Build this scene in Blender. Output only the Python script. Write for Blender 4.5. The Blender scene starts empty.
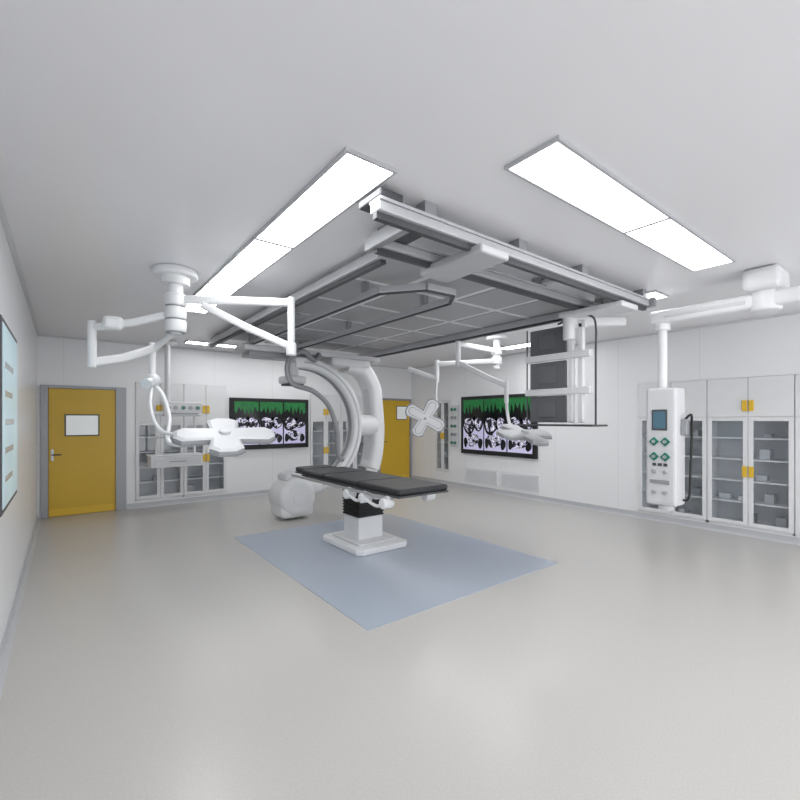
import bpy, bmesh, math, random
from mathutils import Vector, Matrix
random.seed(4)
scene = bpy.context.scene
try:
    scene.view_settings.view_transform = 'Standard'
except Exception:
    pass

# ------------------------------------------------------------------ materials
def srgb(r, g, b):
    def f(c):
        c = c/255.0
        return c/12.92 if c <= 0.04045 else ((c+0.055)/1.055)**2.4
    return (f(r), f(g), f(b), 1.0)

def mk(name, col, rough=0.5, metal=0.0, var=0.04, scale=6.0, emit=0.0, spec=0.5, bump=0.0):
    m = bpy.data.materials.new(name); m.use_nodes = True
    nt = m.node_tree; p = nt.nodes['Principled BSDF']
    p.inputs['Roughness'].default_value = rough
    p.inputs['Metallic'].default_value = metal
    p.inputs['Specular IOR Level'].default_value = spec
    tc = nt.nodes.new('ShaderNodeNewGeometry')
    n = nt.nodes.new('ShaderNodeTexNoise'); n.inputs['Scale'].default_value = scale
    nt.links.new(tc.outputs['Position'], n.inputs['Vector'])
    r = nt.nodes.new('ShaderNodeValToRGB')
    c = Vector(col[:3])
    r.color_ramp.elements[0].color = (*(c*(1-var)), 1)
    r.color_ramp.elements[1].color = (*[min(1, x) for x in c*(1+var)], 1)
    nt.links.new(n.outputs['Fac'], r.inputs['Fac'])
    nt.links.new(r.outputs['Color'], p.inputs['Base Color'])
    if bump:
        b = nt.nodes.new('ShaderNodeBump'); b.inputs['Strength'].default_value = bump
        nt.links.new(n.outputs['Fac'], b.inputs['Height'])
        nt.links.new(b.outputs['Normal'], p.inputs['Normal'])
    if emit:
        nt.links.new(r.outputs['Color'], p.inputs['Emission Color'])
        p.inputs['Emission Strength'].default_value = emit
    return m

M_white = mk('white_enamel', srgb(224, 225, 227), 0.4)
M_offw = mk('offwhite_plastic', srgb(208, 209, 212), 0.4)
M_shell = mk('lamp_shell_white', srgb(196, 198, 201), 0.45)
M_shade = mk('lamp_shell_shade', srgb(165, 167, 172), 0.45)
M_ceil = mk('ceiling_paint', srgb(226, 226, 229), 0.28, var=0.015, scale=1.0)
M_grey = mk('grey_metal', srgb(150, 152, 156), 0.35, 0.2)
M_steel = mk('steel', srgb(180, 182, 185), 0.3, 0.5)
M_dark = mk('dark_grey', srgb(70, 72, 76), 0.5)
M_mon = mk('monitor_grey', srgb(104, 106, 110), 0.4)
M_black = mk('black_rubber', srgb(20, 20, 23), 0.5)
M_pad = mk('table_pad', srgb(34, 35, 39), 0.42)
M_rail = mk('aluminium_rail', srgb(184, 185, 189), 0.35, 0.15)
M_yellow = mk('yellow_laminate', srgb(206, 168, 44), 0.4, var=0.03)
M_gold = mk('gold_handle', srgb(222, 182, 50), 0.4)
M_base = mk('baseboard_grey', srgb(186, 188, 192), 0.4)
M_green = mk('socket_green', srgb(30, 120, 95), 0.4)
M_teal = mk('display_teal', srgb(70, 100, 115), 0.2, emit=0.3)
M_light = mk('diffuser_light', srgb(255, 255, 255), 0.5, var=0.0, emit=11.0)
M_led = mk('lamp_glass', srgb(205, 211, 215), 0.2)
M_scrblk = mk('screen_black', srgb(12, 13, 16), 0.15)
M_scrgrn = mk('screen_green', srgb(20, 105, 50), 0.3, emit=0.2, var=0.6, scale=12)
M_scrlil = mk('screen_lilac', srgb(212, 208, 240), 0.3, emit=0.15)
M_scrblue = mk('screen_pale', srgb(185, 210, 218), 0.3, emit=0.3, var=0.15, scale=2)
M_inner = mk('cabinet_inner', srgb(205, 208, 212), 0.5)
M_mat = mk('floor_inlay_blue', srgb(168, 177, 190), 0.3, var=0.03, scale=40)
M_vent = mk('vent_white', srgb(224, 225, 228), 0.5)
M_winp = mk('door_pane', srgb(228, 232, 232), 0.15, emit=0.15)

def ct_mat():
    m = bpy.data.materials.new('ct_scan'); m.use_nodes = True
    nt = m.node_tree; p = nt.nodes['Principled BSDF']
    g = nt.nodes.new('ShaderNodeNewGeometry')
    n = nt.nodes.new('ShaderNodeTexNoise'); n.inputs['Scale'].default_value = 9
    n.inputs['Detail'].default_value = 3
    nt.links.new(g.outputs['Position'], n.inputs['Vector'])
    r = nt.nodes.new('ShaderNodeValToRGB'); r.color_ramp.interpolation = 'CONSTANT'
    e = r.color_ramp.elements
    e[0].color = srgb(18, 16, 30); e[1].position = 0.5; e[1].color = srgb(225, 222, 245)
    x = e.new(0.56); x.color = srgb(60, 50, 100)
    x = e.new(0.60); x.color = srgb(240, 240, 250)
    nt.links.new(n.outputs['Fac'], r.inputs['Fac'])
    nt.links.new(r.outputs['Color'], p.inputs['Base Color'])
    nt.links.new(r.outputs['Color'], p.inputs['Emission Color'])
    p.inputs['Emission Strength'].default_value = 0.2
    return m
M_ct = ct_mat()

def glass_mat():
    m = bpy.data.materials.new('cabinet_glass'); m.use_nodes = True
    nt = m.node_tree; nt.nodes.remove(nt.nodes['Principled BSDF'])
    out = nt.nodes['Material Output']
    t = nt.nodes.new('ShaderNodeBsdfTransparent'); t.inputs['Color'].default_value = (0.90, 0.92, 0.94, 1)
    gl = nt.nodes.new('ShaderNodeBsdfGlossy'); gl.inputs['Roughness'].default_value = 0.05
    mx = nt.nodes.new('ShaderNodeMixShader'); mx.inputs['Fac'].default_value = 0.08
    nt.links.new(t.outputs[0], mx.inputs[1]); nt.links.new(gl.outputs[0], mx.inputs[2])
    nt.links.new(mx.outputs[0], out.inputs['Surface'])
    return m
M_glass = glass_mat()

def wall_mat(name, axis):
    m = mk(name, srgb(235, 236, 238), 0.3, var=0.012, scale=0.8)
    nt = m.node_tree; p = nt.nodes['Principled BSDF']
    g = nt.nodes.new('ShaderNodeNewGeometry'); s = nt.nodes.new('ShaderNodeSeparateXYZ')
    nt.links.new(g.outputs['Position'], s.inputs[0])
    md = nt.nodes.new('ShaderNodeMath'); md.operation = 'PINGPONG'; md.inputs[1].default_value = 0.6
    nt.links.new(s.outputs[axis], md.inputs[0])
    lt = nt.nodes.new('ShaderNodeMath'); lt.operation = 'LESS_THAN'; lt.inputs[1].default_value = 0.003
    nt.links.new(md.outputs[0], lt.inputs[0])
    mx = nt.nodes.new('ShaderNodeMixRGB'); mx.inputs['Color2'].default_value = srgb(216, 217, 220)
    src = p.inputs['Base Color'].links[0].from_socket
    nt.links.new(lt.outputs[0], mx.inputs['Fac']); nt.links.new(src, mx.inputs['Color1'])
    nt.links.new(mx.outputs[0], p.inputs['Base Color'])
    return m
M_wallx = wall_mat('wall_panel_x', 0); M_wally = wall_mat('wall_panel_y', 1)

def floor_mat():
    m = bpy.data.materials.new('terrazzo_vinyl'); m.use_nodes = True
    nt = m.node_tree; p = nt.nodes['Principled BSDF']
    g = nt.nodes.new('ShaderNodeNewGeometry')
    n = nt.nodes.new('ShaderNodeTexNoise'); n.inputs['Scale'].default_value = 90; n.inputs['Detail'].default_value = 2
    nt.links.new(g.outputs['Position'], n.inputs['Vector'])
    r = nt.nodes.new('ShaderNodeValToRGB')
    r.color_ramp.elements[0].position = 0.3; r.color_ramp.elements[0].color = srgb(187, 185, 181)
    r.color_ramp.elements[1].position = 0.7; r.color_ramp.elements[1].color = srgb(194, 192, 189)
    nt.links.new(n.outputs['Fac'], r.inputs['Fac'])
    nt.links.new(r.outputs['Color'], p.inputs['Base Color'])
    p.inputs['Roughness'].default_value = 0.27
    p.inputs['Specular IOR Level'].default_value = 0.42
    return m
M_floor = floor_mat()

def perf_mat():
    m = bpy.data.materials.new('perforated_panel'); m.use_nodes = True
    nt = m.node_tree; p = nt.nodes['Principled BSDF']; p.inputs['Roughness'].default_value = 0.55
    g = nt.nodes.new('ShaderNodeNewGeometry')
    v = nt.nodes.new('ShaderNodeTexVoronoi'); v.inputs['Scale'].default_value = 45; v.inputs['Randomness'].default_value = 0
    nt.links.new(g.outputs['Position'], v.inputs['Vector'])
    r = nt.nodes.new('ShaderNodeValToRGB')
    r.color_ramp.elements[0].position = 0.25; r.color_ramp.elements[0].color = srgb(118, 119, 122)
    r.color_ramp.elements[1].position = 0.4; r.color_ramp.elements[1].color = srgb(168, 169, 172)
    nt.links.new(v.outputs['Distance'], r.inputs['Fac']); nt.links.new(r.outputs['Color'], p.inputs['Base Color'])
    return m
M_perf = perf_mat()

# ------------------------------------------------------------------ builder
class B:
    def __init__(s, M=None):
        s.v = []; s.f = []; s.m = []; s.sm = []; s.mats = []; s.M = M or Matrix.Identity(4)
    def mi(s, mat):
        if mat not in s.mats: s.mats.append(mat)
        return s.mats.index(mat)
    def add(s, verts, faces, mat, smooth=False, L=None):
        T = s.M @ L if L is not None else s.M
        o = len(s.v); s.v += [T @ Vector(x) for x in verts]
        k = s.mi(mat)
        for f in faces:
            s.f.append([i+o for i in f]); s.m.append(k); s.sm.append(smooth)
    def addbm(s, bm, mat, smooth=False, L=None):
        bm.verts.index_update()
        s.add([v.co.copy() for v in bm.verts], [[v.index for v in f.verts] for f in bm.faces], mat, smooth, L)
        bm.free()
    def box(s, c, size, mat, bev=0.0, rot=None):
        bm = bmesh.new(); bmesh.ops.create_cube(bm, size=1)
        for v in bm.verts: v.co = Vector((v.co.x*size[0], v.co.y*size[1], v.co.z*size[2]))
        if bev:
            bev = min(bev, min(size)*0.45)
            bmesh.ops.bevel(bm, geom=bm.edges[:], offset=bev, segments=3, profile=0.5, affect='EDGES')
        L = Matrix.Translation(c)
        if rot: L = L @ rot
        s.addbm(bm, mat, False, L)
    def b2(s, lo, hi, mat, bev=0.0):
        c = [(a+b)/2 for a, b in zip(lo, hi)]; z = [abs(b-a) for a, b in zip(lo, hi)]
        s.box(c, z, mat, bev)
    def cyl(s, p, q, r, mat, r2=None, seg=24, bev=0.0):
        p = Vector(p); q = Vector(q); d = q-p
        bm = bmesh.new()
        bmesh.ops.create_cone(bm, cap_ends=True, segments=seg, radius1=r, radius2=r if r2 is None else r2, depth=d.length)
        if bev:
            ed = [e for e in bm.edges if abs(e.verts[0].co.z-e.verts[1].co.z) < 1e-5]
            bmesh.ops.bevel(bm, geom=ed, offset=bev, segments=3, profile=0.5, affect='EDGES')
        L = Matrix.Translation((p+q)/2) @ d.to_track_quat('Z', 'Y').to_matrix().to_4x4()
        s.addbm(bm, mat, True, L)
    def sph(s, c, r, mat, sc=(1, 1, 1)):
        bm = bmesh.new(); bmesh.ops.create_uvsphere(bm, u_segments=24, v_segments=14, radius=r)
        s.addbm(bm, mat, True, Matrix.Translation(c) @ Matrix.Diagonal((*sc, 1)))
    def sweep(s, pts, prof, mat, ref, smooth=True, scales=None):
        pts = [Vector(p) for p in pts]; ref = Vector(ref).normalized()
        vs = []; fs = []; n = len(prof)
        for i, p in enumerate(pts):
            a = pts[max(i-1, 0)]; b = pts[min(i+1, len(pts)-1)]
            t = (b-a).normalized(); side = (ref - t*ref.dot(t)).normalized(); up = t.cross(side)
            k = scales[i] if scales else 1
            for (x, y) in prof: vs.append(p + side*x*k + up*y*k)
        for i in range(len(pts)-1):
            for j in range(n):
                fs.append([i*n+j, i*n+(j+1) % n, (i+1)*n+(j+1) % n, (i+1)*n+j])
        fs.append(list(range(n))[::-1]); fs.append([(len(pts)-1)*n+j for j in range(n)])
        s.add(vs, fs, mat, smooth)
    def tube(s, pts, r, mat, ref=(0.13, 0.31, 0.94), sub=6, seg=12):
        P = smoothpath(pts, sub) if sub else pts
        s.sweep(P, [(r*math.cos(a*2*math.pi/seg), r*math.sin(a*2*math.pi/seg)) for a in range(seg)], mat, ref)
    def poly(s, pts, y, mat):  # polygon in local xz
        s.add([(a, y, b) for a, b in pts], [list(range(len(pts)))], mat)
    def prism(s, pts, z0, z1, mat, L=None, bev=0.0):
        bm = bmesh.new()
        lo = [bm.verts.new((x, y, z0)) for x, y in pts]; hi = [bm.verts.new((x, y, z1)) for x, y in pts]
        n = len(pts)
        bm.faces.new(lo[::-1]); bm.faces.new(hi)
        for i in range(n): bm.faces.new([lo[i], lo[(i+1) % n], hi[(i+1) % n], hi[i]])
        if bev:
            ed = [e for e in bm.edges if abs(e.verts[0].co.z-e.verts[1].co.z) < 1e-5]
            bmesh.ops.bevel(bm, geom=ed, offset=bev, segments=3, profile=0.5, affect='EDGES')
        s.addbm(bm, mat, False, L)
    def frustum(s, lo_pts, hi_pts, z0, z1, mat):
        n = len(lo_pts)
        vs = [(x, y, z0) for x, y in lo_pts]+[(x, y, z1) for x, y in hi_pts]
        fs = [list(range(n))[::-1], list(range(n, 2*n))]+[[i, (i+1) % n, n+(i+1) % n, n+i] for i in range(n)]
        s.add(vs, fs, mat)
    def done(s, name):
        xs = [v.x for v in s.v]; ys = [v.y for v in s.v]; zs = [v.z for v in s.v]
        o = Vector(((min(xs)+max(xs))/2, (min(ys)+max(ys))/2, min(zs)))
        me = bpy.data.meshes.new(name); me.from_pydata([v-o for v in s.v], [], s.f)
        for m in s.mats: me.materials.append(m)
        me.polygons.foreach_set('material_index', s.m); me.polygons.foreach_set('use_smooth', s.sm)
        me.update()
        ob = bpy.data.objects.new(name, me); ob.location = o
        scene.collection.objects.link(ob)
        try:
            bm = bmesh.new(); bm.from_mesh(me)
            for e in bm.edges:
                if len(e.link_faces) == 2 and e.calc_face_angle(0) > math.radians(40): e.smooth = False
            bm.to_mesh(me); bm.free()
        except Exception: pass
        return ob

def smoothpath(pts, sub):
    P = [Vector(p) for p in pts]; out = []
    for i in range(len(P)-1):
        p0 = P[max(i-1, 0)]; p1 = P[i]; p2 = P[i+1]; p3 = P[min(i+2, len(P)-1)]
        for k in range(sub):
            t = k/sub
            out.append(0.5*((2*p1)+(-p0+p2)*t+(2*p0-5*p1+4*p2-p3)*t*t+(-p0+3*p1-3*p2+p3)*t**3))
    out.append(P[-1]); return out
def rrect(w, h, r, n=4):
    out = []
    for cx, cy, a0 in ((w/2-r, h/2-r, 0), (-w/2+r, h/2-r, 90), (-w/2+r, -h/2+r, 180), (w/2-r, -h/2+r, 270)):
        for k in range(n+1):
            a = math.radians(a0+90*k/n); out.append((cx+r*math.cos(a), cy+r*math.sin(a)))
    return out
def RZ(d): return Matrix.Rotation(math.radians(d), 4, 'Z')
def RX(d): return Matrix.Rotation(math.radians(d), 4, 'X')
def RY(d): return Matrix.Rotation(math.radians(d), 4, 'Y')
def T(x, y, z=0): return Matrix.Translation((x, y, z))

# ------------------------------------------------------------------ room
XL, XR, YB, YF, H = -0.34, 7.5, 9.2, -2.2, 3.0
TH = 0.46
b = B(); b.b2((XL-0.1, YF-0.1, -0.1), (XR+TH, YB+TH, 0), M_floor); b.done('floor')
b = B(); b.b2((XL-0.1, YF-0.1, H), (XR+TH, YB+TH, H+0.1), M_ceil); b.done('ceiling')
def wall(name, M, a0, a1, ops, mat, th=TH):
    b = B(M); cur = a0
    for (s0, s1, z0, z1) in ops:
        b.b2((cur, 0, 0), (s0, th, H), mat)
        if z0 > 0: b.b2((s0, 0, 0), (s1, th, z0), mat)
        b.b2((s0, 0, z1), (s1, th, H), mat)
        b.b2((s0, th-0.04, z0), (s1, th, z1), mat)
        cur = s1
    b.b2((cur, 0, 0), (a1, th, H), mat)
    return b.done(name)
MB = T(0, YB); MR = T(XR, 0) @ RZ(-90); ML = T(XL, 0) @ RZ(90)
# right wall local x = -Y ; front wall behind the viewpoint left out to let added world light in
wall('wall_back', MB, XL-0.1, XR+TH, [(1.03, 2.63, 0.12, 2.3), (4.49, 6.09, 0.12, 2.2)], M_wallx)
wall('wall_right', MR, -YB, -YF, [(-8.2, -7.68, 0.3, 2.1), (-3.27, -0.36, 0.1, 2.2)], M_wally)
wall('wall_left', ML, YF, YB, [], M_wally, 0.1)
def base(name, M, a0, a1, gaps=()):
    b = B(M); cur = a0
    for g0, g1 in list(gaps)+[(a1, a1)]:
        if g0 > cur:
            b.sweep([(g0, 0, 0), (cur, 0, 0)], [(0.0, 0.0), (0.05, 0.0), (0.02, 0.012), (0.010, 0.03), (0.008, 0.09), (0.0, 0.09)], M_base, (0, -1, 0), smooth=False)
        cur = g1
    b.done(name)
base('baseboard_back', MB, XL+0.05, XR-0.05, [(-0.31, 0.9), (6.36, 7.49)])
base('baseboard_right', MR, -YB+0.05, -YF-0.05)
base('baseboard_left', ML, YF+0.05, YB-0.05)
b = B(); b.b2((1.84, 2.78, 0.0), (4.4, 6.1, 0.004), M_mat); b.done('floor_inlay_mat')
b = B()
b.b2((XL, YB-0.03, H-0.03), (XR, YB, H), M_offw); b.b2((XR-0.03, YF, H-0.03), (XR, YB-0.03, H), M_offw)
b.b2((XL, YF, H-0.03), (XL+0.03, YB-0.03, H), M_offw); b.done('trim_1')

# ------------------------------------------------------------------ doors
def door(name, x0, x1, fl, fr, top, win, M):
    b = B(M)
    b.b2((x0, -0.03, 0.005), (x1, 0, top), M_yellow, 0.004)
    b.b2((x0-fl, -0.045, 0), (x0-0.004, 0, top+0.05), M_grey, 0.004)
    b.b2((x1+0.004, -0.045, 0), (x1+fr, 0, top+0.05), M_grey, 0.004)
    b.b2((x0-0.004, -0.045, top+0.004), (x1+0.004, 0, top+0.05), M_grey, 0.004)
    wx0, wx1, wz0, wz1 = win
    b.b2((wx0-0.02, -0.038, wz0-0.02), (wx1+0.02, -0.03, wz1+0.02), M_dark, 0.003)
    b.b2((wx0, -0.043, wz0), (wx1, -0.037, wz1), M_winp)
    hx = x0+0.05
    b.b2((hx-0.02, -0.042, 0.93), (hx+0.02, -0.03, 1.12), M_steel, 0.004)
    b.cyl((hx, -0.04, 1.03), (hx, -0.085, 1.03), 0.011, M_dark)
    b.cyl((hx-0.005, -0.085, 1.03), (hx+0.12, -0.085, 1.03), 0.011, M_dark)
    b.b2((x0+0.01, -0.034, 0.02), (x1-0.01, -0.029, 0.13), M_gold)
    b.done(name)
door('door_1', -0.2, 0.725, 0.10, 0.16, 2.13, (0.03, 0.47, 1.35, 1.68), MB)
door('door_2', 6.45, 7.41, 0.07, 0.06, 2.11, (6.98, 7.3, 1.62, 1.95), MB)

# ------------------------------------------------------------------ cabinets
def cabinet(x0, x1, z0, z1, split, M, upper=True, seed=0):
    rnd = random.Random(seed)
    b = B(M); t = 0.02; D = 0.40
    e = 0.002
    x0 += e; x1 -= e; z0 += e; z1 -= e
    b.b2((x0, 0.0, z0), (x0+t, D, z1), M_white); b.b2((x1-t, 0.0, z0), (x1, D, z1), M_white)
    b.b2((x0, 0, z0), (x1, D, z0+0.04), M_white); b.b2((x0, 0, z1-t), (x1, D, z1), M_white)
    b.b2((x0, D-0.01, z0), (x1, D, z1), M_inner)
    zt = split if upper else z1-0.03
    b.b2((x0, 0, zt-0.015), (x1, D, zt+0.015), M_white)
    n = 5
    for i in range(1, n):
        z = z0+0.04+(zt-z0-0.04)*i/n
        b.b2((x0+t, 0.06, z-0.01), (x1-t, D-0.01, z+0.01), M_white)
    for i in range(n):
        z = z0+0.04+(zt-z0-0.04)*i/n+0.01
        x = x0+0.08
        while x < x1-0.2:
            w = rnd.uniform(0.06, 0.16); h = rnd.uniform(0.05, 0.14)
            if rnd.random() < 0.3:
                b.b2((x, 0.2, z), (x+w, 0.34, z+h), rnd.choice([M_offw, M_grey, M_white, M_inner, M_base]), 0.006)
            x += w+rnd.uniform(0.03, 0.1)
    xm = (x0+x1)/2
    def leaf(a, c, lo, hi, glass, hside):
        f = min(0.055, (c-a)*0.18)
        a += 0.003; c -= 0.003; lo += 0.003; hi -= 0.003
        if glass:
            b.b2((a, -0.022, lo), (a+f, -0.002, hi), M_white, 0.003); b.b2((c-f, -0.022, lo), (c, -0.002, hi), M_white, 0.003)
            b.b2((a+f, -0.022, hi-f), (c-f, -0.002, hi), M_white, 0.003); b.b2((a+f, -0.022, lo), (c-f, -0.002, lo+f), M_white, 0.003)
            b.add([(a+f, -0.012, lo+f), (c-f, -0.012, lo+f), (c-f, -0.012, hi-f), (a+f, -0.012, hi-f)], [[0, 1, 2, 3]], M_glass)
        else:
            b.b2((a, -0.022, lo), (c, -0.002, hi), M_white, 0.003)
        hx = c-0.035 if hside > 0 else a+0.035
        hz = (lo+hi)/2 - (0 if glass else 0.12)
        b.b2((hx-0.028, -0.045, hz-0.075), (hx+0.028, -0.022, hz+0.075), M_gold, 0.006)
    leaf(x0, xm, z0+0.03, zt, True, 1); leaf(xm, x1, z0+0.03, zt, True, -1)
    if upper:
        leaf(x0, xm, zt, z1, False, 1); leaf(xm, x1, zt, z1, False, -1)
    b.done('medical_cabinet')
cabinet(1.03, 1.83, 0.12, 2.3, 1.56, MB, seed=1)
cabinet(1.83, 2.63, 0.12, 2.3, 1.56, MB, seed=2)
cabinet(4.49, 5.29, 0.12, 2.2, 1.62, MB, seed=3)
cabinet(5.29, 6.09, 0.12, 2.2, 1.62, MB, seed=4)
cabinet(-3.27, -2.30, 0.1, 2.2, 1.65, MR, seed=5)
cabinet(-2.30, -1.33, 0.1, 2.2, 1.65, MR, seed=6)
cabinet(-1.33, -0.36, 0.1, 2.2, 1.65, MR, seed=7)
cabinet(-8.2, -7.68, 0.3, 2.1, 1.9, MR, upper=False, seed=8)

# ------------------------------------------------------------------ wall displays
def ct_screen(x0, x1, z0, z1, M):
    b = B(M)
    b.b2((x0, -0.07, z0), (x1, 0, z1), M_black, 0.01)
    ix0, ix1, iz0, iz1 = x0+0.07, x1-0.07, z0+0.09, z1-0.07
    b.b2((ix0, -0.073, iz0), (ix1, -0.069, iz1), M_scrblk)
    n = 3; cw = (ix1-ix0)/n; h = iz1-iz0
    rnd = random.Random(int(x1*10))
    for i in range(n):
        a = ix0+i*cw+0.015; c = ix0+(i+1)*cw-0.015; w = c-a
        b.poly([(a, iz0+0.01), (c, iz0+0.01), (c, iz0+0.60*h), (a, iz0+0.60*h)], -0.0745, M_scrlil)
        pts = [(a, iz1-0.005), (a, iz0+0.78*h)]
        for k in range(1, 12): pts.append((a+w*k/12, iz0+h*((0.68 if k % 2 else 0.82)+0.12*rnd.random())))
        pts += [(c, iz0+0.76*h), (c, iz1-0.005)]
        b.poly(pts, -0.0745, M_scrgrn)
        for (ux, uz, rx, rz, mt, yy) in ((0.3, 0.52, 0.34, 0.20, M_scrblk, -0.0755), (0.76, 0.55, 0.26, 0.17, M_scrblk, -0.0755),
                                         (0.3, 0.50, 0.25, 0.14, M_ct, -0.0765), (0.76, 0.52, 0.18, 0.12, M_ct, -0.0765),
                                         (0.45, 0.2, 0.34, 0.13, M_ct, -0.0755), (0.85, 0.14, 0.12, 0.10, M_scrblk, -0.0755),
                                         (0.12, 0.15, 0.09, 0.10, M_scrblk, -0.0765)):
            q = []
            for k in range(28):
                t = 2*math.pi*k/28; j = 1+0.08*math.sin(3*t+i)
                q.append((min(max(a+w*ux+w*rx*j*math.cos(t), a), c), max(iz0+0.01, iz0+h*uz+h*rz*j*math.sin(t))))
            b.poly(q, yy, mt)
        b.b2((a, -0.0735, iz1-0.035), (c, -0.0725, iz1-0.012), M_scrlil)
    return b.done('wall_mounted_ct_display')
ct_screen(2.68, 4.42, 0.98, 2.06, MB)
ct_screen(-7.26, -5.19, 0.82, 2.14, MR)
b = B(ML)
b.b2((3.7, -0.03, 1.0), (4.85, 0, 2.28), M_dark, 0.008)
b.b2((3.74, -0.034, 1.04), (4.81, -0.029, 2.24), M_scrblue)
for k in range(5): b.b2((3.85, -0.036, 1.2+k*0.19), (3.85+0.5+0.07*(k % 3), -0.033, 1.24+k*0.19), M_led)
b.done('wall_mounted_information_display')

# ------------------------------------------------------------------ wall gas panel, vents
b = B(MR)
x0, x1, z0, z1 = -7.62, -7.38, 0.95, 1.95
b.b2((x0, -0.06, z0), (x1, 0, z1), M_offw, 0.01)
for i in range(5):
    z = z0+(z1-z0)*(i+0.5)/5
    for xx in (-7.555, -7.445):
        b.cyl((xx, -0.06, z), (xx, -0.08, z), 0.042, M_steel)
        b.cyl((xx, -0.075, z), (xx, -0.095, z), 0.033, M_green if i % 2 == 0 else M_grey)
b.done('medical_gas_outlet_panel')
def vent(x0, x1, z0, z1, M):
    b = B(M)
    b.b2((x0, -0.02, z0), (x1, 0, z1), M_vent, 0.004)
    n = 9
    for i in range(n):
        z = z0+0.04+(z1-z0-0.08)*(i+0.5)/n
        b.box(((x0+x1)/2, -0.026, z), (x1-x0-0.08, 0.012, 0.012), M_vent, 0, RX(30))
    b.done('return_air_grille')
vent(-7.15, -6.2, 0.16, 0.50, MR); vent(-6.1, -5.15, 0.16, 0.50, MR)

# ceiling-hung equipment pendant in front of the back cabinets
b = B()
px, py = 1.45, 8.6
b.cyl((px, py, 2.94), (px, py, H), 0.15, M_white, bev=0.015, seg=32)
b.cyl((px, py, 1.9), (px, py, 2.95), 0.045, M_white)
b.b2((1.38, 8.53, 1.67), (2.0, 8.68, 1.93), M_white, 0.02)
for i in range(5):
    x = 1.45+i*0.12
    b.cyl((x, 8.53, 1.82), (x, 8.515, 1.82), 0.04, M_steel)
    b.cyl((x, 8.52, 1.82), (x, 8.50, 1.82), 0.03, M_green if i % 2 == 0 else M_grey)
b.b2((1.44, 8.518, 1.70), (1.94, 8.53, 1.73), M_grey)
for x in (1.28, 1.9):
    b.cyl((x, 8.62, 0.99), (x, 8.62, 1.75), 0.022, M_white)
b.b2((1.24, 8.58, 1.70), (1.42, 8.66, 1.76), M_white, 0.01)
b.cyl((1.17, 8.44, 1.30), (2.0, 8.44, 1.30), 0.014, M_steel)
b.b2((1.26, 8.43, 1.285), (1.30, 8.63, 1.315), M_steel); b.b2((1.88, 8.43, 1.285), (1.92, 8.63, 1.315), M_steel)
b.b2((1.15, 8.42, 0.97), (2.02, 8.85, 1.0), M_white, 0.008)
b.b2((1.17, 8.44, 0.78), (2.0, 8.83, 0.97), M_white, 0.015)
b.b2((1.20, 8.43, 0.81), (1.97, 8.445, 0.94), M_offw, 0.006)
b.b2((1.45, 8.415, 0.87), (1.72, 8.43, 0.885), M_grey)
b.done('equipment_pendant')

# ------------------------------------------------------------------ ceiling lights
def panel(x0, x1, y0, y1):
    b = B()
    z1 = H; z0 = H-0.02; f = 0.018
    b.b2((x0, y0, z0), (x0+f, y1, z1), M_rail); b.b2((x1-f, y0, z0), (x1, y1, z1), M_rail)
    b.b2((x0+f, y0, z0), (x1-f, y0+f, z1), M_rail); b.b2((x0+f, y1-f, z0), (x1-f, y1, z1), M_rail)
    b.b2((x0+f, y0+f, z0+0.006), (x1-f, y1-f, z1-0.002), M_light)
    b.done('ceiling_light_panel')
for y in (1.91, 3.27, 4.63): panel(1.13, 1.46, y, y+1.36)
for y in (3.4, 4.76, 6.12): panel(5.12, 5.44, y, y+1.34)
for x in (1.9, 3.25): panel(x, x+1.35, 1.2, 1.53)
panel(5.0, 5.35, 2.0, 2.32)
panel(1.7, 2.9, 8.25, 8.55); panel(3.1, 4.3, 8.25, 8.55)
panel(1.0, 2.2, -1.2, -0.88); panel(3.4, 4.6, -1.2, -0.88); panel(5.6, 6.8, -1.2, -0.88)
panel(6.6, 6.92, 4.2, 5.5)

# ------------------------------------------------------------------ laminar flow ceiling
b = B()
x0, x1, y0, y1 = 2.0, 5.0, 2.75, 7.6
nx, ny = 4, 6
b.b2((x0, y0, 2.975), (x1, y1, H), M_white)
for i in range(nx):
    for j in range(ny):
        ax = x0+(x1-x0)*i/nx; ay = y0+(y1-y0)*j/ny
        b.b2((ax+0.045, ay+0.045, 2.965), (ax+(x1-x0)/nx-0.045, ay+(y1-y0)/ny-0.045, 2.98), M_perf, 0.004)
b.done('laminar_flow_ceiling_grille')

b = B()
for y in (2.12, 2.55):
    xs = 1.45 if y < 2.3 else 1.75
    b.b2((xs, y-0.05, 2.84), (5.0, y+0.05, 2.90), M_rail, 0.008)
    b.b2((xs, y-0.02, 2.80), (5.0, y+0.02, 2.84), M_dark)
    b.b2((xs, y-0.06, 2.90), (5.0, y+0.06, 2.92), M_rail, 0.004)
    for x in (1.85, 2.8, 3.7, 4.9): b.b2((x-0.05, y-0.05, 2.92), (x+0.05, y+0.05, H), M_grey)
b.b2((5.0, 2.02, 2.83), (5.06, 2.65, 2.93), M_grey, 0.01)
b.b2((1.72, 2.15, 2.83), (1.78, 2.65, 2.93), M_grey, 0.01)
b.b2((2.25, 2.0, 2.76), (2.55, 2.66, 2.83), M_rail, 0.02)
b.b2((1.85, 2.15, 2.90), (2.0, 2.52, 2.96), M_dark, 0.01)
b.b2((2.7, 2.3, 2.93), (4.7, 2.38, 2.97), M_grey, 0.01)
b.b2((1.45, 2.06, 2.92), (1.62, 2.3, 2.97), M_dark, 0.01)
for x in (1.85, 2.8, 3.7, 4.9): b.b2((x-0.03, 2.12, 2.93), (x+0.03, 2.55, 2.97), M_rail, 0.005)
b.done('gantry_rail_track')

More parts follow.
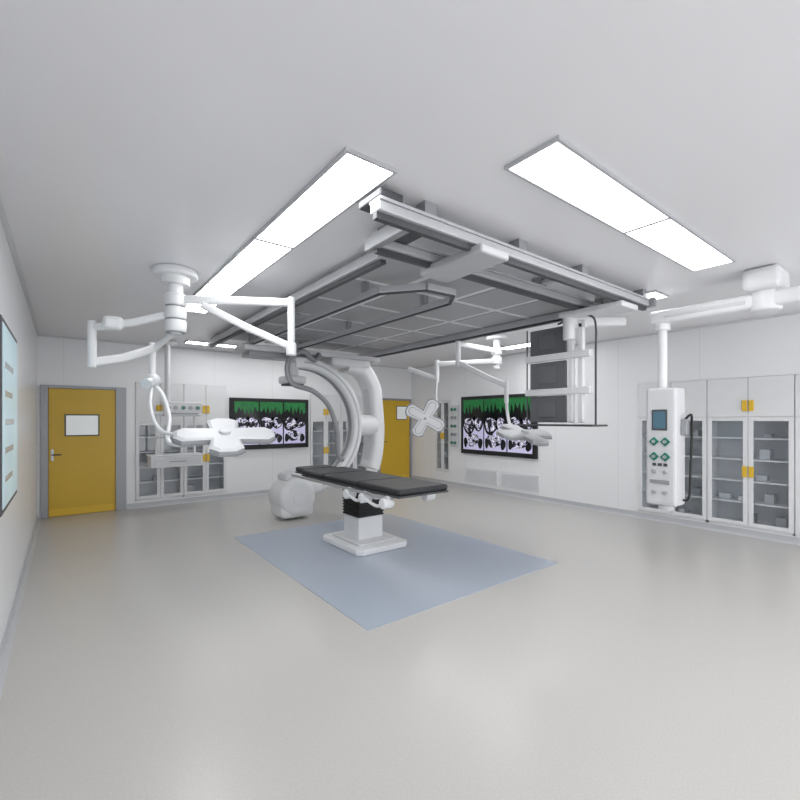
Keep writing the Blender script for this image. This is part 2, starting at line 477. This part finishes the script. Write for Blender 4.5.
b = B()
for x in (2.0, 4.95):
    b.b2((x-0.06, 2.8, 2.88), (x+0.06, 7.9, 2.96), M_rail, 0.008)
    b.b2((x-0.025, 2.8, 2.85), (x+0.025, 7.9, 2.88), M_dark)
P = [(2.35, 7.6, 2.83), (2.35, 3.35, 2.83), (2.62, 3.0, 2.83), (2.95, 2.98, 2.83), (3.12, 3.2, 2.83), (3.12, 7.6, 2.83)]
for a, c in zip(P[:-1], P[1:]):
    b.sweep([a, c], rrect(0.06, 0.07, 0.01), M_rail, (0, 0, 1), smooth=False)
    b.sweep([Vector(a)-Vector((0, 0, 0.035)), Vector(c)-Vector((0, 0, 0.035))], rrect(0.02, 0.03, 0.005), M_dark, (0, 0, 1), smooth=False)
for x in (2.35, 3.12):
    for y in (3.6, 5.2, 6.9): b.b2((x-0.03, y-0.03, 2.86), (x+0.03, y+0.03, 2.966), M_grey)
for x in (2.0, 4.95):
    for y in (3.0, 4.6, 6.2, 7.7): b.b2((x-0.05, y-0.05, 2.95), (x+0.05, y+0.05, 2.977), M_grey)
b.done('ceiling_suspension_track')

b = B()
b.b2((2.2, 6.75, 2.70), (4.75, 7.25, 2.785), M_offw, 0.02)
b.b2((2.3, 6.85, 2.62), (3.5, 7.2, 2.71), M_grey, 0.02)
b.b2((3.7, 6.7, 2.56), (4.5, 7.3, 2.71), M_white, 0.05)
col = smoothpath([(4.1, 7.0, 2.62), (4.45, 7.0, 2.55), (4.68, 7.0, 2.25), (4.74, 7.0, 1.9), (4.78, 7.0, 1.4), (4.74, 7.0, 0.95), (4.66, 7.0, 0.68)], 6)
b.sweep(col, rrect(0.44, 0.26, 0.09), M_white, (0, 1, 0))
b.sweep([p+Vector((-0.132, 0, 0)) for p in col[8:-4]], rrect(0.2, 0.012, 0.005), M_offw, (0, 1, 0))
b.cyl((4.7, 6.95, 1.5), (4.2, 6.88, 1.5), 0.2, M_white, bev=0.03)
cx, cz, R = 3.15, 1.5, 1.06
arc = [(cx+R*math.cos(math.radians(a)), 6.8, cz+R*math.sin(math.radians(a))) for a in range(-98, 99, 4)]
b.sweep(arc, rrect(0.28, 0.19, 0.05), M_white, (0, 1, 0))
arc2 = [(cx+(R-0.10)*math.cos(math.radians(a)), 6.8, cz+(R-0.10)*math.sin(math.radians(a))) for a in range(-92, 93, 4)]
b.sweep(arc2, rrect(0.10, 0.02, 0.008), M_grey, (0, 1, 0))
for sy in (-0.142, 0.142):
    arc3 = [(cx+R*math.cos(math.radians(a)), 6.8+sy, cz+R*math.sin(math.radians(a))) for a in range(-90, 91, 5)]
    b.sweep(arc3, rrect(0.01, 0.03, 0.003), M_base, (0, 1, 0))
b.cyl((2.98, 6.46, 0.36), (2.98, 7.08, 0.36), 0.31, M_white, bev=0.11, seg=40)
b.b2((2.70, 6.5, 0.03), (3.26, 7.05, 0.30), M_white, 0.09)
b.cyl((2.98, 6.45, 0.36), (2.98, 6.47, 0.36), 0.12, M_white, bev=0.008)
b.b2((2.80, 6.60, 0.62), (3.16, 6.96, 0.74), M_offw, 0.04)
b.cyl((3.1, 6.8, 0.42), (3.5, 6.8, 0.5), 0.15, M_white, bev=0.03)
b.cyl((3.0, 6.8, 2.55), (3.0, 6.8, 2.3), 0.1, M_offw)
b.b2((2.82, 6.62, 2.2), (3.18, 6.98, 2.33), M_offw, 0.04)
b.b2((2.86, 6.66, 2.17), (3.14, 6.94, 2.2), M_dark, 0.01)
b.tube([(3.45, 6.72, 2.72), (3.3, 6.62, 2.6), (3.1, 6.58, 2.72), (2.88, 6.56, 2.62), (2.8, 6.55, 2.4), (2.9, 6.55, 2.18), (3.25, 6.55, 2.08), (3.55, 6.58, 1.85), (3.72, 6.6, 1.45), (3.78, 6.65, 1.0), (3.9, 6.7, 0.9)], 0.042, M_grey)
b.done('ceiling_mounted_c_arm')

# ------------------------------------------------------------------ operating table
b = B()
b.prism([(2.72, 4.36), (2.78, 4.3), (3.42, 4.3), (3.48, 4.36), (3.48, 5.2), (3.42, 5.26), (2.78, 5.26), (2.72, 5.2)], 0.004, 0.075, M_white, bev=0.015)
b.b2((2.82, 4.45, 0.07), (3.38, 5.12, 0.10), M_offw, 0.012)
b.b2((2.92, 4.62, 0.09), (3.29, 5.0, 0.38), M_white, 0.02)
for i in range(9):
    z = 0.38+i*0.038
    b.b2((2.91, 4.61, z), (3.30, 5.01, z+0.024), M_black, 0.01)
    b.b2((2.925, 4.625, z+0.02), (3.285, 4.995, z+0.042), M_black)
b.b2((2.85, 4.5, 0.71), (3.32, 5.15, 0.78), M_dark, 0.02)
b.b2((2.72, 3.75, 0.76), (3.22, 5.6, 0.82), M_grey, 0.015)
for x in (2.59, 3.35):
    b.b2((x-0.008, 3.6, 0.80), (x+0.008, 5.9, 0.83), M_steel, 0.003)
    for y in (3.8, 4.4, 5.0, 5.6): b.b2((min(x, 2.97)-0.0 if x < 3 else 3.2, y-0.02, 0.80), (2.75 if x < 3 else x, y+0.02, 0.82), M_steel)
secs = [(3.42, 4.18), (4.2, 5.02), (5.04, 5.66), (5.68, 6.05)]
for i, (a, c) in enumerate(secs):
    w = 0.01 if i < 3 else 0.09
    b.b2((2.62+w, a, 0.825), (3.32-w, c, 0.845), M_dark, 0.005)
    b.b2((2.62+w, a, 0.845), (3.32-w, c, 0.915), M_pad, 0.028)
for (x, y) in ((2.64, 3.62), (2.64, 4.02), (2.64, 4.35), (3.28, 3.7)):
    b.cyl((x-0.08, y, 0.755), (x+0.05, y, 0.755), 0.055, M_white, bev=0.012)
    b.b2((x-0.025, y-0.025, 0.77), (x+0.025, y+0.025, 0.83), M_white, 0.006)
b.tube([(2.60, 3.62, 0.76), (2.62, 3.8, 0.70), (2.60, 4.02, 0.76)], 0.018, M_white)
b.tube([(2.60, 4.02, 0.76), (2.62, 4.2, 0.70), (2.60, 4.35, 0.76)], 0.018, M_white)
b.b2((2.8, 4.08, 0.70), (3.1, 4.4, 0.77), M_white, 0.02)
b.done('operating_table')

# ------------------------------------------------------------------ surgical lamps
def cross_outline(Rs, w, g=0.0):
    o = []
    for q in range(4):
        R = Rs[q]+g; ww = w+g
        c, s = round(math.cos(q*math.pi/2)), round(math.sin(q*math.pi/2))
        k = R-w*0.5
        for (x, y) in ((ww*0.9, -ww*0.9), (k, -ww*1.05), (R, -ww*0.5), (R, ww*0.5), (k, ww*1.05)):
            o.append((x*c-y*s, x*s+y*c))
    return o
def lamp_head(b, M, Rs, w, th=0.03, top=None):
    top = top or M_white
    old = b.M; b.M = M
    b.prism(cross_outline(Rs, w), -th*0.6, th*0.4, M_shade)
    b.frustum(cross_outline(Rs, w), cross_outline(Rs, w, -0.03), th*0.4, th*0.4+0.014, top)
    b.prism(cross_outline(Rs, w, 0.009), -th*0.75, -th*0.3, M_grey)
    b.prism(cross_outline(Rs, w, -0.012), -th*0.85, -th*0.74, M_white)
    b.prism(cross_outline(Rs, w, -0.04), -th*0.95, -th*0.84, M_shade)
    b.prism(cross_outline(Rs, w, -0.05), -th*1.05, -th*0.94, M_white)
    b.cyl((0, 0, th*0.5), (0, 0, th*0.5+0.035), 0.05, top, bev=0.01)
    b.cyl((0, 0, -0.11), (0, 0, -0.03), 0.018, M_white, bev=0.006)
    b.M = old

b = B()
hx, hy = 0.82, 4.46
b.cyl((hx, hy, 2.93), (hx, hy, H), 0.19, M_white, bev=0.02, seg=40)
b.cyl((hx, hy, 2.86), (hx, hy, 2.94), 0.12, M_white, seg=32)
b.cyl((hx, hy, 2.5), (hx, hy, 2.88), 0.062, M_white)
for z in (2.72, 2.60, 2.48):
    b.cyl((hx, hy, z-0.055), (hx, hy, z+0.055), 0.092, M_white, bev=0.015)
    b.cyl((hx, hy, z-0.062), (hx, hy, z-0.054), 0.085, M_grey)
b.cyl((hx, hy, 2.40), (hx, hy, 2.45), 0.05, M_offw)
E = (1.70, 3.88)
b.sweep([(hx, hy, 2.73), (E[0], E[1], 2.72)], rrect(0.075, 0.06, 0.02), M_white, (0, 0, 1))
b.cyl((E[0], E[1], 2.22), (E[0], E[1], 2.77), 0.034, M_white, bev=0.008)
b.cyl((E[0], E[1], 2.22), (E[0], E[1], 2.34), 0.048, M_white, bev=0.012)
b.sweep([(E[0], E[1], 2.30), (1.35, 4.1, 2.48), (1.02, 4.32, 2.68)], rrect(0.07, 0.055, 0.02), M_white, (0, 0, 1))
b.sweep([(hx, hy, 2.60), (0.5, 4.62, 2.5), (0.2, 4.77, 2.44)], rrect(0.07, 0.06, 0.02), M_white, (0, 0, 1))
b.b2((0.27, 4.6, 2.42), (0.43, 4.78, 2.54), M_white, 0.04)
b.cyl((0.2, 4.77, 2.08), (0.2, 4.77, 2.50), 0.035, M_white, bev=0.01)
b.sweep([(0.2, 4.77, 2.13), (0.45, 4.85, 2.2), (0.72, 4.95, 2.33)], rrect(0.08, 0.06, 0.02), M_white, (0, 0, 1))
b.sweep([(0.72, 4.95, 2.33), (0.84, 4.75, 2.45), (hx, hy, 2.5)], rrect(0.06, 0.05, 0.02), M_white, (0, 0, 1))
b.cyl((0.70, 4.95, 1.96), (0.70, 4.95, 2.38), 0.032, M_white, bev=0.008)
b.sph((0.70, 4.95, 2.0), 0.075, M_offw)
b.cyl((0.66, 4.88, 1.98), (0.63, 4.83, 1.96), 0.05, M_led)
LC = Vector((1.17, 4.15, 1.47))
b.tube([(0.70, 4.95, 1.98), (0.78, 4.85, 1.85), (0.82, 4.75, 1.62), (0.78, 4.6, 1.42), (0.86, 4.4, 1.38), (1.1, 4.2, 1.42)], 0.02, M_white)
b.tube([(0.70, 4.95, 1.96), (0.66, 4.78, 1.75), (0.70, 4.65, 1.55), (0.80, 4.45, 1.48), (1.1, 4.2, 1.5)], 0.016, M_white)
view = math.degrees(math.atan2(0.6115, 0.791))
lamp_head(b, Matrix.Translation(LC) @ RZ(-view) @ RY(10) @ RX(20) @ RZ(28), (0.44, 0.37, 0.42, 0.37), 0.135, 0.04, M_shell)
b.done('surgical_light_pendant')

b = B()
hx, hy = 5.65, 4.7
b.cyl((hx, hy, 2.93), (hx, hy, H), 0.17, M_white, bev=0.02, seg=40)
b.cyl((hx, hy, 2.45), (hx, hy, 2.94), 0.055, M_white)
for z in (2.74, 2.58): b.cyl((hx, hy, z-0.06), (hx, hy, z+0.06), 0.085, M_white, bev=0.012)
b.sweep([(hx, hy, 2.58), (5.02, 5.47, 2.55)], rrect(0.08, 0.06, 0.02), M_white, (0, 0, 1))
b.cyl((5.02, 5.47, 2.25), (5.02, 5.47, 2.62), 0.04, M_white)
b.sweep([(5.02, 5.47, 2.3), (4.75, 5.9, 2.5)], rrect(0.07, 0.06, 0.02), M_white, (0, 0, 1))
b.tube([(5.02, 5.47, 2.3), (5.0, 5.47, 2.05), (5.04, 5.52, 1.85), (4.92, 5.56, 1.66)], 0.022, M_white)
C2 = Vector((4.80, 5.52, 1.64))
lamp_head(b, Matrix.Translation(C2) @ RZ(-view+8) @ RX(-80) @ RZ(28), (0.36, 0.34, 0.36, 0.34), 0.105)
b.sweep([(hx, hy, 2.74), (4.73, 4.68, 2.76)], rrect(0.08, 0.06, 0.02), M_white, (0, 0, 1))
b.cyl((4.73, 4.68, 2.42), (4.73, 4.68, 2.8), 0.04, M_white)
b.sweep([(4.73, 4.68, 2.48), (4.9, 4.3, 2.25), (5.02, 4.0, 2.1)], rrect(0.08, 0.06, 0.02), M_white, (0, 0, 1))
b.cyl((5.02, 4.0, 1.85), (5.02, 4.0, 2.16), 0.032, M_white)
b.tube([(5.02, 4.0, 1.9), (4.98, 3.95, 1.7), (4.8, 3.75, 1.52), (4.68, 3.5, 1.46)], 0.022, M_white)
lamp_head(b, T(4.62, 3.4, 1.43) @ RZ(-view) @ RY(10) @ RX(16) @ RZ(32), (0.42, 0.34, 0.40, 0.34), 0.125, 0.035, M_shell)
b.done('surgical_light_pendant')

# ------------------------------------------------------------------ monitor boom
b = B()
X = 4.5
b.b2((4.35, 2.05, 2.74), (4.7, 2.75, 2.798), M_offw, 0.015)
b.sweep([(4.45, 2.68, 2.70), (5.0, 2.35, 2.72)], rrect(0.11, 0.12, 0.03), M_white, (0, 0, 1))
b.cyl((4.45, 2.68, 2.50), (4.45, 2.68, 2.77), 0.065, M_white, bev=0.01)
rows = [(2.375, 2.69), (1.975, 2.295), (1.58, 1.895)]
for z0, z1 in rows:
    b.b2((X+0.03, 2.77, z0), (X+0.07, 3.25, z1), M_mon, 0.01)
    b.b2((X+0.068, 2.79, z0+0.02), (X+0.074, 3.23, z1-0.02), M_scrblk)
    b.b2((X+0.015, 2.9, z0+0.06), (X+0.03, 3.12, z1-0.06), M_mon, 0.008)
for y in (2.56, 2.68): b.b2((X-0.03, y-0.03, 1.58), (X+0.03, y+0.03, 2.68), M_white, 0.012)
for z in (2.335, 1.935): b.b2((X-0.05, 2.44, z-0.038), (X+0.03, 3.27, z+0.038), M_white, 0.012)
b.b2((X-0.03, 2.5, 2.62), (X+0.03, 2.75, 2.70), M_white, 0.01)
b.tube([(X, 2.85, 2.71), (X, 2.6, 2.76), (X, 2.45, 2.73), (X, 2.40, 2.62), (X, 2.40, 2.3), (X, 2.40, 1.9), (X, 2.40, 1.56)], 0.011, M_dark)
b.tube([(X, 3.27, 1.56), (X, 3.27, 2.2), (X, 3.27, 2.70)], 0.008, M_dark, sub=1, ref=(1, 0, 0))
b.b2((X-0.18, 2.34, 1.54), (X+0.14, 3.28, 1.56), M_dark, 0.004)
b.done('monitor_boom')

# ------------------------------------------------------------------ supply pendant
b = B()
ax = 5.16
b.b2((4.96, 0.98, 2.80), (5.36, 1.26, H), M_white, 0.05)
b.cyl((ax, 1.12, 2.62), (ax, 1.12, 2.84), 0.12, M_white, bev=0.02)
b.b2((ax-0.09, 0.85, 2.65), (ax+0.09, 2.1, 2.79), M_white, 0.03)
b.b2((ax-0.10, 1.25, 2.70), (ax+0.10, 1.95, 2.735), M_offw, 0.01)
b.cyl((ax, 2.0, 1.9), (ax, 2.0, 2.68), 0.045, M_white)
b.cyl((ax, 2.0, 2.58), (ax, 2.0, 2.66), 0.075, M_white, bev=0.015)
b.b2((ax-0.13, 1.82, 0.70), (ax+0.12, 2.12, 1.95), M_offw, 0.025)
fx = ax-0.13
b.b2((fx-0.006, 1.845, 0.74), (fx, 2.095, 1.92), M_offw, 0.003)
b.b2((fx-0.02, 1.90, 1.50), (fx-0.004, 2.05, 1.72), M_dark, 0.006)
b.b2((fx-0.023, 1.915, 1.52), (fx-0.018, 2.035, 1.70), M_teal)
for y in (1.92, 2.03):
    for z in (1.38, 1.22, ):
        b.box((fx-0.012, y, z), (0.02, 0.07, 0.07), M_green, 0.006, RX(45))
        b.cyl((fx-0.02, y, z), (fx-0.035, y, z), 0.018, M_steel)
    for z in (1.06, 0.84): b.cyl((fx-0.004, y, z), (fx-0.03, y, z), 0.022, M_steel, bev=0.004)
for k in range(3): b.b2((fx-0.018, 1.9+k*0.055, 1.12), (fx-0.004, 1.935+k*0.055, 1.15), M_dark)
b.b2((fx-0.015, 1.88, 0.93), (fx-0.004, 2.07, 0.97), M_grey)
b.tube([(ax+0.02, 1.80, 1.6), (ax+0.03, 1.75, 1.66), (ax+0.06, 1.74, 1.6), (ax+0.05, 1.75, 1.1), (ax+0.04, 1.76, 0.8), (ax+0.02, 1.81, 0.76)], 0.012, M_black)
b.b2((ax-0.02, 1.76, 1.45), (ax+0.06, 1.82, 1.62), M_grey, 0.01)
b.cyl((ax, 1.97, 0.64), (ax, 1.97, 0.71), 0.07, M_offw, bev=0.01)
b.done('medical_supply_pendant')

# ------------------------------------------------------------------ camera
cam = bpy.data.cameras.new('camera'); co = bpy.data.objects.new('camera', cam); scene.collection.objects.link(co)
co.location = (0, 0, 1.62); co.rotation_euler = (math.radians(90), 0, math.radians(-37.7))
cam.sensor_width = 36; cam.lens = 19.575; cam.shift_y = 0.0238; cam.clip_start = 0.05
scene.camera = co
w = bpy.data.worlds.new('world'); scene.world = w; w.use_nodes = True
w.node_tree.nodes['Background'].inputs[0].default_value = (0.97, 0.98, 1, 1)
w.node_tree.nodes['Background'].inputs[1].default_value = 2.4  # ambient fill added to brighten room and ceiling through the omitted front wall
